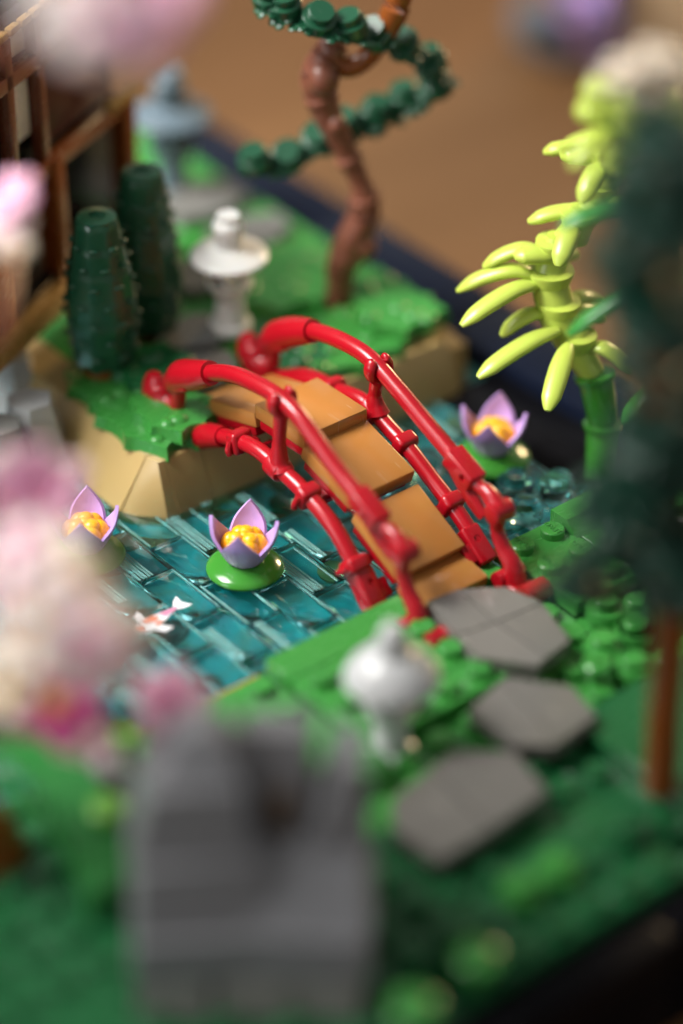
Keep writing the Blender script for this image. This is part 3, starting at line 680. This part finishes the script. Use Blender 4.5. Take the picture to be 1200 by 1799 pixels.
# ================================================================== LIME PLANT ON BAMBOO
bam = thing('bamboo_plant', 'bamboo stalk with lime green drooping leaves standing right of the pond', 'plant', (7.34, -1.5, -.8))
O = Vector((7.34, -1.5, -.8))
def seg_stalk(pts, r, mat, parent, O):
    for a, b in zip(pts, pts[1:]):
        a, b = Vector(a)-O, Vector(b)-O; d = (b-a).normalized()
        bm = B(); cyl(bm, a+d*.03, b-d*.03, r*.88, r, 20); fin(bm, .03); s = part('stalk_segment', bm, mat, parent)
        bm = B(); cyl(bm, b-d*.13, b+d*.02, r*1.18, r*1.22, 20); fin(bm, .03); part('node_ring', bm, mat, s)
seg_stalk([(7.34, -1.5, -.8), (7.56, -1.26, .69), (7.48, -.9, 2.05)], .46, 'pad', bam, O)
lp = [(7.48, -.85, 2.0), (7.2, -.3, 2.8), (7.05, .1, 3.5), (7.05, .45, 4.3), (7.25, .5, 5.0), (7.8, .3, 5.7), (8.3, .15, 6.4), (8.4, .1, 7.2), (7.6, -.9, 8.0), (6.4, -2.4, 9.4), (5.2, -3.8, 10.9), (4.4, -4.7, 12.0)]
bm = B(); tube(bm, [Vector(p)-O for p in lp], [.34, .42, .50, .48, .36, .34, .36, .36, .4, .42, .4, .3], 16, 6); part('lime_stem', bm, 'lime', bam)
def leaf(parent, O, a, b, sag, r, mat, flat=.6, name='leaf'):
    a, b = Vector(a)-O, Vector(b)-O; m1 = a.lerp(b, .33)+Vector((0, 0, sag)); m2 = a.lerp(b, .7)+Vector((0, 0, sag*.8))
    bm = B(); tube(bm, [a, m1, m2, b], [r*.45, r*.85, r, r*1.0, r*.9, r*.30], 14, 8, flat=flat); return part(name, bm, mat, parent, 60)
for a, b, sag, r in (((9.1, 1.2, 6.55), (8.22, 2.15, 6.82), .28, .28), ((8.37, .24, 5.69), (7.0, 1.3, 5.62), .25, .28),
                     ((6.8, .5, 4.45), (5.3, 1.97, 3.95), .35, .29), ((6.75, .45, 4.35), (4.5, .88, 3.75), .22, .29),
                     ((6.7, -.3, 3.35), (4.36, .04, 2.70), .16, .29), ((6.72, -.68, 3.1), (5.14, -1.69, 2.28), .12, .28),
                     ((7.3, .3, 4.9), (6.2, .9, 5.1), .1, .36), ((8.0, .2, 6.1), (8.9, .6, 6.0), .2, .34), ((7.2, .6, 4.5), (8.3, .9, 4.4), .2, .32),
                     ((7.2, 0, 3.4), (8.4, -.2, 3.0), .2, .32), ((8.3, 0, 7.3), (7.4, .7, 7.6), .2, .42), ((8.2, -.2, 7.9), (9.3, -.4, 8.0), .2, .42),
                     ((5.2, -3.8, 10.9), (4.2, -3.1, 11.3), .2, .5), ((5.0, -4.0, 11.2), (6.0, -5.0, 11.2), .2, .5), ((4.5, -4.6, 11.9), (3.8, -3.7, 12.2), .2, .5), ((4.5, -4.6, 11.9), (5.3, -5.5, 12.0), .2, .5)):
    leaf(bam, O, a, b, sag, r, 'lime')
for k, (p, r) in enumerate((((7.25, -.4, 2.7), .52), ((7.05, .1, 3.5), .56), ((7.05, .45, 4.25), .60), ((7.25, .5, 5.0), .52), ((7.8, .3, 5.7), .48), ((8.3, .15, 6.4), .50), ((8.35, .0, 7.2), .52), ((7.6, -.9, 8.0), .55), ((6.4, -2.4, 9.4), .6), ((5.2, -3.8, 10.9), .65), ((4.5, -4.6, 11.9), .7))):
    bm = B()       # leaf collar: cup with three stubby drooping leaflets
    lathe(bm, [(r*.55, -.50), (r*.70, -.2), (r*1.02, .30), (r*1.0, .38), (r*.6, .42), (r*.5, .52), (0, .52)], 20, Vector(p)-O)
    part('leaf_collar', bm, 'lime', bam)
    for i in range(1 + (k % 3 == 1)):
        a = R(150*i+67*k-60); d = Vector((math.cos(a), math.sin(a), 0)); q = Vector(p)
        leaf(bam, O, q+d*.3, q+d*(1.5+.3*((i+k) % 2))+Vector((0, 0, -.4)), .26, .28, 'lime', .55)
# a second stalk in front of it with mid green leaves
gb = thing('bamboo_stalk', 'green bamboo stalk with mid green leaves just left of the front pine', 'plant', (6.2, -4.6, .0)); O = Vector((6.2, -4.6, 0))
seg_stalk([(6.2, -4.6, 0), (6.15, -4.6, 1.9), (6.1, -4.6, 3.8), (6.0, -4.6, 5.7), (5.9, -4.6, 7.6), (5.8, -4.6, 9.3)], .36, 'dgreen', gb, O)
for a, b in (((5.75, -4.7, 9.2), (3.6, -3.4, 8.75)), ((5.75, -4.7, 9.2), (6.6, -5.6, 9.0)), ((5.9, -4.6, 7.1), (4.05, -3.4, 5.7)), ((5.9, -4.6, 7.2), (6.9, -5.3, 6.6)), ((6.1, -4.6, 4.0), (5.2, -4.2, 3.2))):
    leaf(gb, O, a, b, .2, .30, 'green', .55)

# ================================================================== FRONT PINE
fp = thing('pine_tree', 'blurred dark green pine with straight brown trunk at the right edge', 'tree', (-.63, -11.87, .02)); O = Vector((-.63, -11.87, .02))
bm = B(); tube(bm, [(0, 0, 0), (-.03, .02, 2.2), (-.05, .05, 4.6), (-.35, .3, 8), (-.7, .55, 12), (-.9, .7, 16)], [.36, .36, .38, .36, .34, .3], 16, 5); part('trunk', bm, 'rust', fp)
rn = random.Random(31)
def tuft_mesh(seed, r=1.0):
    q = random.Random(seed); bm = B()
    for k in range(9):
        a = 2*math.pi*k/9+q.uniform(-.2, .2); d = r*q.uniform(.55, .8); ball(bm, (d*math.cos(a), d*math.sin(a), q.uniform(-.1, .1)), r*q.uniform(.22, .34), (1, 1, .55), 2)
    for k in range(6):
        a = q.uniform(0, 6.28); d = r*q.uniform(0, .45); c = (d*math.cos(a), d*math.sin(a), .1); cyl(bm, c, (c[0], c[1], .42), .28, seg=14)
    cyl(bm, (0, 0, -.15), (0, 0, .16), r*.72, seg=20)
    return mesh('foliage_pad', bm, 'pinedark')
TUFT = [tuft_mesh(k) for k in range(4)]
for k in range(46):
    z = 4.9+k*.245; ax = -.05-.055*(z-4.6); ay = .05+.043*(z-4.6)
    a = rn.uniform(0, 6.28); d = rn.uniform(.2, 1.5)*(1.0 if z < 14 else .8)
    o = put('foliage_pad', TUFT[k % 4], fp, (ax+d*math.cos(a)+.15, ay+d*math.sin(a)-.15, z), (rn.uniform(-.5, .5), rn.uniform(-.5, .5), rn.uniform(0, 6)))
    s = rn.uniform(.75, 1.15); o.scale = (s, s, s)
for p in ((-2.0, 1.2, 5.6), (-1.6, .9, 6.3), (-1.3, 1.2, 5.1), (-1.4, 1.1, 7.2)):
    o = put('foliage_pad', TUFT[1], fp, p, (rn.uniform(-.4, .4), rn.uniform(-.4, .4), 0)); o.scale = (.85, .85, .85)

# pale blossom sprig rising behind the pine
sp = thing('blossom_sprig', 'pale cream blossom sprig above the lime leaves at the right edge', 'plant', (3.3, -7.4, -.4)); O = Vector((3.3, -7.4, -.4))
bm = B(); tube(bm, [Vector(p)-O for p in ((3.3, -7.4, -.4), (3.1, -7.6, 5), (2.6, -8.0, 10), (1.75, -8.0, 14.2))], [.2, .18, .16, .12], 10, 5); part('stem', bm, 'dgreen', sp)
for k, p in enumerate(((1.7, -7.9, 14.6), (1.3, -7.6, 14.9), (2.1, -8.3, 14.9), (1.6, -8.1, 15.3))):
    bm = B()
    for i in range(5): a = 2*math.pi*i/5; ball(bm, Vector(p)-O+Vector((.4*math.cos(a), .4*math.sin(a), .1*math.sin(2*a))), .28, (1, 1, .6), 2)
    part('blossom', bm, 'cream', sp)

# ================================================================== BIG FRONT ROCK
rock = thing('rock_stack', 'large blurred grey rock of stacked bricks and slopes in the foreground', 'rock', (-10.6, -10.38, -.4), 0)
rr = random.Random(3)
def rbrick(cx, cy, z, sx, sy, h, top=None, mat='rockgrey', name='rock_brick'):
    bm = B(); a, b = sx/2-.012, sy/2-.012; base = [(cx-a, cy-b), (cx+a, cy-b), (cx+a, cy+b), (cx-a, cy+b)]
    t = None
    if top: l, r, f, k = top; t = [(cx-a+l, cy-b+f), (cx+a-r, cy-b+f), (cx+a-r, cy+b-k), (cx-a+l, cy+b-k)]
    prism(bm, base, z, z+h, t); fin(bm, .14, 4); bmesh.ops.rotate(bm, cent=(cx, cy, 0), matrix=Matrix.Rotation(rr.uniform(-.13, .13), 3, 'Z'), verts=bm.verts); part(name, bm, mat, rock)
# local x = image right, local y = away from the camera
rock.rotation_euler = (0, 0, -(math.pi/2-AZ)); rock.scale = (1.1, 1, 1)
for row, (z, cells) in enumerate(((0, (-1.45, 0, 1.45)), (1.0, (-1.15, 1.1)))):
    for c in cells:
        rbrick(c, .1+rr.uniform(-.08, .05), z, 1.42 if row == 0 else 2.25, 3.3-.2*row, .98, (.08, .08, .1, .1), 'stonewarm' if row == 0 else 'rockgrey')
rbrick(-1.1, .3, 2.0, 2.3, 3.0, 1.4, (.1, 0, .35, .2)); rbrick(1.05, .3, 2.0, 2.2, 3.0, 1.3, (0, .1, .9, .2))
rbrick(-1.15, .5, 3.4, 2.1, 2.4, 1.5, (.3, .1, .3, .3)); rbrick(-.9, .75, 4.9, 1.5, 1.7, .9, (.5, .35, .5, .4)); rbrick(1.6, .75, 3.32, 1.1, 2.0, 1.9, (.5, .1, .3, .3))
rbrick(.45, 1.15, 3.32, 1.3, 1.3, 2.0, (.0, .0, .5, .1))
bm = B(); cyl(bm, (.5, .5, 3.3), (.55, .62, 4.1), .26, .22, 18); part('brown_peg', fin(bm, .04), 'nut', rock)

# ================================================================== CHERRY TREE (front left)
ch = thing('cherry_tree', 'cherry tree with pink and cream blossoms, blurred at the left edge', 'tree', (-12.9, -4.3, -.38)); O = Vector((-12.9, -4.3, -.38))
def limb(pts, rad): 
    bm = B(); tube(bm, [Vector(p)-O for p in pts], rad, 12, 6); return part('branch', bm, 'brown', ch)
bm = B(); tube(bm, [Vector(p)-O for p in ((-12.9, -4.3, -.38), (-14.0, -4.0, 3), (-14.6, -3.6, 6), (-14.4, -2.8, 9.5), (-13.6, -2.2, 13.5), (-12.2, -2.6, 17.6))], [.75, .62, .5, .42, .34, .25], 14, 6); part('trunk', bm, 'rust', ch)
limb([(-14.0, -4.0, 3.2), (-12.6, -5.4, 3.8), (-11.6, -5.9, 3.8), (-10.6, -6.4, 3.5), (-9.7, -6.8, 3.3)], [.26, .22, .18, .12])
limb([(-14.6, -3.6, 6.0), (-13.0, -5.8, 6.2), (-12.2, -6.6, 6.6), (-11.2, -6.9, 6.0)], [.26, .22, .18, .12])
limb([(-14.5, -3.3, 7.2), (-12.2, -5.2, 7.6), (-11.4, -5.8, 7.3)], [.24, .2, .14])
limb([(-14.4, -3.0, 8.4), (-12.0, -4.2, 8.0), (-10.9, -4.5, 8.1)], [.24, .2, .12])
limb([(-14.2, -2.6, 10.5), (-10.8, -2.2, 10.6), (-8.3, .6, 11.0)], [.24, .2, .12])
limb([(-12.2, -2.6, 17.6), (-9.6, -4.8, 18.0), (-9.1, -5.8, 18.9)], [.25, .22, .16])
def blossom_mesh(mat, r=1.0):
    bm = B()
    for k in range(5):
        a = 2*math.pi*k/5; c = Vector((math.cos(a), math.sin(a), 0))
        ball(bm, c*.52*r+Vector((0, 0, .10)), .42*r, (1, 1, .42), 2)
    lathe(bm, [(.3*r, -.2), (.34*r, .1), (0, .14)], 16); return mesh('blossom', bm, mat)
BL = {k: blossom_mesh(k) for k in ('pink', 'cream', 'blush', 'magenta', 'petalwhite')}
bm = B(); lathe(bm, [(.22, .1), (.22, .3), (.16, .36), (0, .36)], 14); HC = {k: None for k in ('cream', 'magenta')}
hc0 = mesh('blossom_center', bm, 'magenta'); hc1 = hc0.copy(); hc1.materials.clear(); hc1.materials.append(M['yel'])
rn = random.Random(77)
toc = -FWD
for p, mat, s in (((-9.75, -4.25, 18.50), 'petalwhite', 1.1),
                  ((-9.30, -4.84, 18.25), 'petalwhite', 1.15),
                  ((-9.25, -5.88, 18.89), 'pink', 1.05),
                  ((-9.17, -4.12, 17.43), 'blush', 0.8),
                  ((-8.77, -5.93, 19.26), 'pink', 1.1),
                  ((-9.32, -5.41, 19.34), 'blush', 1.1),
                  ((-9.61, -3.91, 19.01), 'cream', 1.0),
                                                      ((-12.85, -8.15, 7.90), 'blush', 0.7),
                  ((-12.55, -8.63, 7.64), 'blush', 0.6),
                  ((-13.86, -8.21, 8.68), 'petalwhite', 0.8),
                                    ((-8.09, 0.84, 11.72), 'pink', 0.62),
                  ((-8.45, 0.69, 11.23), 'blush', 0.6),
                  ((-8.00, 1.14, 10.39), 'cream', 0.5),
                  ((-11.22, -4.24, 8.49), 'pink', 0.85),
                  ((-10.95, -4.71, 8.21), 'pink', 0.6),
                  ((-11.85, -4.11, 8.07), 'magenta', 0.6),
                  ((-10.17, -3.86, 8.11), 'blush', 0.5),
                  ((-11.11, -3.10, 8.11), 'blush', 0.6),
                  ((-12.27, -5.36, 8.05), 'blush', 0.8),
                  ((-11.84, -5.90, 7.83), 'cream', 0.8),
                  ((-11.08, -5.69, 7.01), 'cream', 0.6),
                  ((-12.76, -5.62, 7.33), 'blush', 0.85),
                  ((-12.69, -6.94, 7.65), 'blush', 0.85),
                  ((-11.66, -6.91, 6.87), 'cream', 0.75),
                  ((-10.78, -6.76, 6.08), 'cream', 0.5),
                  ((-13.02, -6.30, 6.32), 'cream', 0.85),
                  ((-12.28, -6.98, 6.23), 'blush', 0.75),
                  ((-11.24, -6.88, 5.53), 'cream', 0.5),
                  ((-13.10, -5.77, 5.11), 'cream', 0.7),
                  ((-11.97, -5.84, 4.29), 'magenta', 1.0),
                  ((-12.23, -5.33, 4.62), 'pink', 0.6),
                  ((-11.41, -5.95, 4.67), 'pink', 0.55),
                  ((-11.19, -6.11, 2.95), 'blush', 0.55),
                  ((-11.61, -5.69, 3.04), 'cream', 0.5),
                  ((-9.78, -6.59, 3.67), 'pink', 0.85),
                  ((-9.59, -7.01, 3.38), 'blush', 0.5),
                  ((-10.02, -6.79, 3.24), 'pink', 0.7)):
    d = (toc+Vector((rn.uniform(-.6, .6), rn.uniform(-.6, .6), rn.uniform(-.2, .7)))).normalized()
    o = put('blossom', BL[mat], ch, Vector(p)-O); o.rotation_euler = d.to_track_quat('Z', 'Y').to_euler(); o.scale = (s*1.05,)*3
    put('blossom_center', hc0 if mat in ('pink', 'blush') else hc1, o)

# small plants and pieces at the foot of the cherry tree
bm = B()
prof = spline([(-11.0, -1.9, .4), (-11.1, -3.4, .95), (-11.3, -5.4, 1.0), (-11.9, -7.4, .4)], 8)
a_ = [bm.verts.new(p-Vector((.62, -.1, 0))) for p in prof]; b_ = [bm.verts.new(p+Vector((.55, 0, 0))) for p in prof]
c_ = [bm.verts.new((v.co.x, v.co.y, -.4)) for v in a_]; d_ = [bm.verts.new((v.co.x, v.co.y, -.4)) for v in b_]
for i in range(len(prof)-1):
    bm.faces.new((a_[i], b_[i], b_[i+1], a_[i+1])); bm.faces.new((c_[i], a_[i], a_[i+1], c_[i+1])); bm.faces.new((b_[i], d_[i], d_[i+1], b_[i+1])); bm.faces.new((d_[i], c_[i], c_[i+1], d_[i+1]))
bm.faces.new((a_[0], c_[0], d_[0], b_[0])); bm.faces.new((a_[-1], b_[-1], d_[-1], c_[-1]))
tag(part('curved_slope', fin(bm, .04), 'midgreen'), 'bright green curved slope piece at the foot of the cherry tree', 'slope piece')
def flower_stud(x, y, z, label, mat='lime', k=1.0):
    t = thing('round_sprout', label, 'plant', (x, y, -.4), 0, 'round sprouts on the ground')
    bm = B(); cyl(bm, (0, 0, 0), (0, 0, z), .14, seg=10); part('stem', bm, 'green', t)
    bm = B(); lathe(bm, [(.2*k, z-.05), (.5*k, z), (.5*k, z+.18), (.40*k, z+.24), (.14*k, z+.24), (.13*k, z+.08), (0, z+.08)], 20); part('disc', bm, mat, t)
flower_stud(-11.05, -5.95, 1.35, 'light green round sprout with a hole beside the green curved slope', 'sprout', .8)
flower_stud(-9.3, -4.0, 1.1, 'light green sprout under the pink blossom at the pond edge', 'sprout', .7)
flower_stud(1.1, -8.0, .45, 'green round sprout in the studded grass right of the middle stepping stone', 'green', .7)
flower_stud(-7.4, -13.6, .6, 'green sprout by the front rim, right of the big rock', 'green', .95)
flower_stud(-9.3, -13.9, .6, 'green sprout at the bottom edge beside the big rock', 'green', 1.0)
t = thing('grey_boulder', 'small grey boulder under the pink blossoms by the waterline', 'rock', (-9.7, -3.9, -.4))
bm = B(); prism(bm, [(-1, -.7), (.2, -1), (1, -.3), (.8, .7), (-.4, .9)], 0, .7, [(-.7, -.4), (.1, -.65), (.65, -.2), (.5, .4), (-.3, .55)]); part('lower_stone', fin(bm, .05), 'dgrey', t)
bm = B(); prism(bm, [(-.6, -.35), (.1, -.6), (.6, -.2), (.45, .35), (-.3, .5)], .71, 1.2, [(-.4, -.2), (.1, -.35), (.35, -.1), (.3, .2), (-.2, .3)]); part('upper_stone', fin(bm, .05), 'lgrey', t)

# ================================================================== TEA HOUSE (left background)
th = thing('tea_house', 'wooden tea house with brown posts and tan lattice panes at left', 'building', (-.77, 10.5, 1.7), R(26)); 
# local x along the front wall (to the rear right), local y into the house
def tb(name, c, s, mat, bev=.03, parent=None):
    bm = B(); box(bm, c, s); return part(name, fin(bm, bev), mat, parent or th)
tb('floor_beam', (-2.6, .35, .22), (7.0, .5, .58), 'gold')
tb('floor_board', (-.8, 1.0, .1), (11.0, 1.4, .4), 'brown')
tb('shadow_line', (-2.6, .72, .62), (7.0, .3, .22), 'black')  # black strip painted in as the shadow line above the floor beam
tb('interior_shade', (-.55, 1.35, 4.4), (10.9, .2, 8.4), 'black', .02)  # black sheet standing in for the shade inside the house
for x in (-4.6, -2.2, .72, 4.55): tb('post', (x, .75, 2.2), (.55, .55, 3.7), 'rust')
tb('lower_rail', (-.6, .72, 3.86), (10.6, .34, .42), 'rust')
for x in (-4.6, -3.1, -1.10, .40): tb('upper_post', (x, .80, 6.1), (.34, .34, 4.0), 'brown')
for k, x in enumerate((-3.85, -2.1, -.36)):
    tb('lattice_pane', (x, 1.0, 5.75), (1.08 if k else 1.0, .12, 1.7), 'cream', .02); tb('lattice_pane', (x, 1.0, 7.75), (1.08, .12, .9), 'cream', .02)
tb('middle_rail', (-2.1, .78, 6.95), (5.3, .3, .42), 'brown')
tb('side_panel', (2.35, 1.05, 5.4), (3.6, .2, 2.4), 'maroon', .02)
tb('side_rail', (2.35, .85, 6.8), (3.7, .3, .4), 'brown')
for k in range(6): tb('gold_trim', (-2.4+k*.56, .35, 8.55), (.44, .2, .2), 'gold', .03)
tb('eave_beam', (-1.6, .7, 8.45), (6.0, .5, .3), 'black', .03)
tb('gold_trim', (4.0, .42, 4.28), (1.55, .3, .32), 'gold', .05); tb('gold_trim', (4.75, .55, 4.05), (.3, .3, .3), 'gold', .05)
# stones under the tea house
for k, (x, y, z, s) in enumerate(((-3.5, 8.1, -.5, 1.05), (-4.7, 7.7, -.5, 1.0), (-2.6, 10.3, -.2, .8))):
    r = random.Random(k+40); bm = B(); n = 6
    base = [(1.1*s*math.cos(2*math.pi*i/n)*r.uniform(.85, 1.1), .9*s*math.sin(2*math.pi*i/n)*r.uniform(.85, 1.1)) for i in range(n)]
    prism(bm, base, -.8, 1.6*s, [(p[0]*.55-.1, p[1]*.6+.1) for p in base])
    tag(part('foundation_rock', fin(bm, .06), 'lgrey' if k != 1 else 'dgrey', None, loc=(x, y, z)), ('pale grey slanted rock under the tea house corner', 'dark grey rock under the tea house at the left edge', 'grey rock behind the front cypress under the tea house')[k], 'rock', 'rocks under the tea house')

# ================================================================== BACKGROUND ON THE TABLE
pot = thing('flower_pot', 'blurred blue grey flower pot with pink flowers on the table behind', 'flower pot', (27.3, 21.3, -3.39))
bm = B(); lathe(bm, [(1.2, 0), (1.5, .1), (2.0, .7), (2.05, .9), (1.8, .9), (1.7, .7), (0, .7)], 28); part('pot', bm, 'potgrey', pot)
rn = random.Random(9)
for k in range(18):
    a = rn.uniform(0, 6.28); d = 1.9*math.sqrt(rn.random()); p = (d*math.cos(a), d*math.sin(a), rn.uniform(1.0, 2.6)); bm = B()
    for i in range(5): a = 2*math.pi*i/5; ball(bm, (p[0]+.5*math.cos(a), p[1]+.5*math.sin(a), p[2]), .45, (1, 1, .5), 1)
    part('leaf' if k % 5 == 0 else 'flower', bm, ('dusk', 'rose', 'potgrey', 'lav')[k % 4] if k % 5 else 'sage', pot)
bx = thing('cardboard_box', 'blurred tan box standing behind at the top right corner', 'box', (29.7, 16.5, -3.39), R(-38.7))
bm = B(); box(bm, (0, 3, 4), (7, 6, 8)); part('carton', fin(bm, .1), 'carton', bx)
bm = B(); box(bm, (-3.75, -.3, 2.2), (.5, .5, 4.4)); part('corner_band', bm, 'dusk', bx)
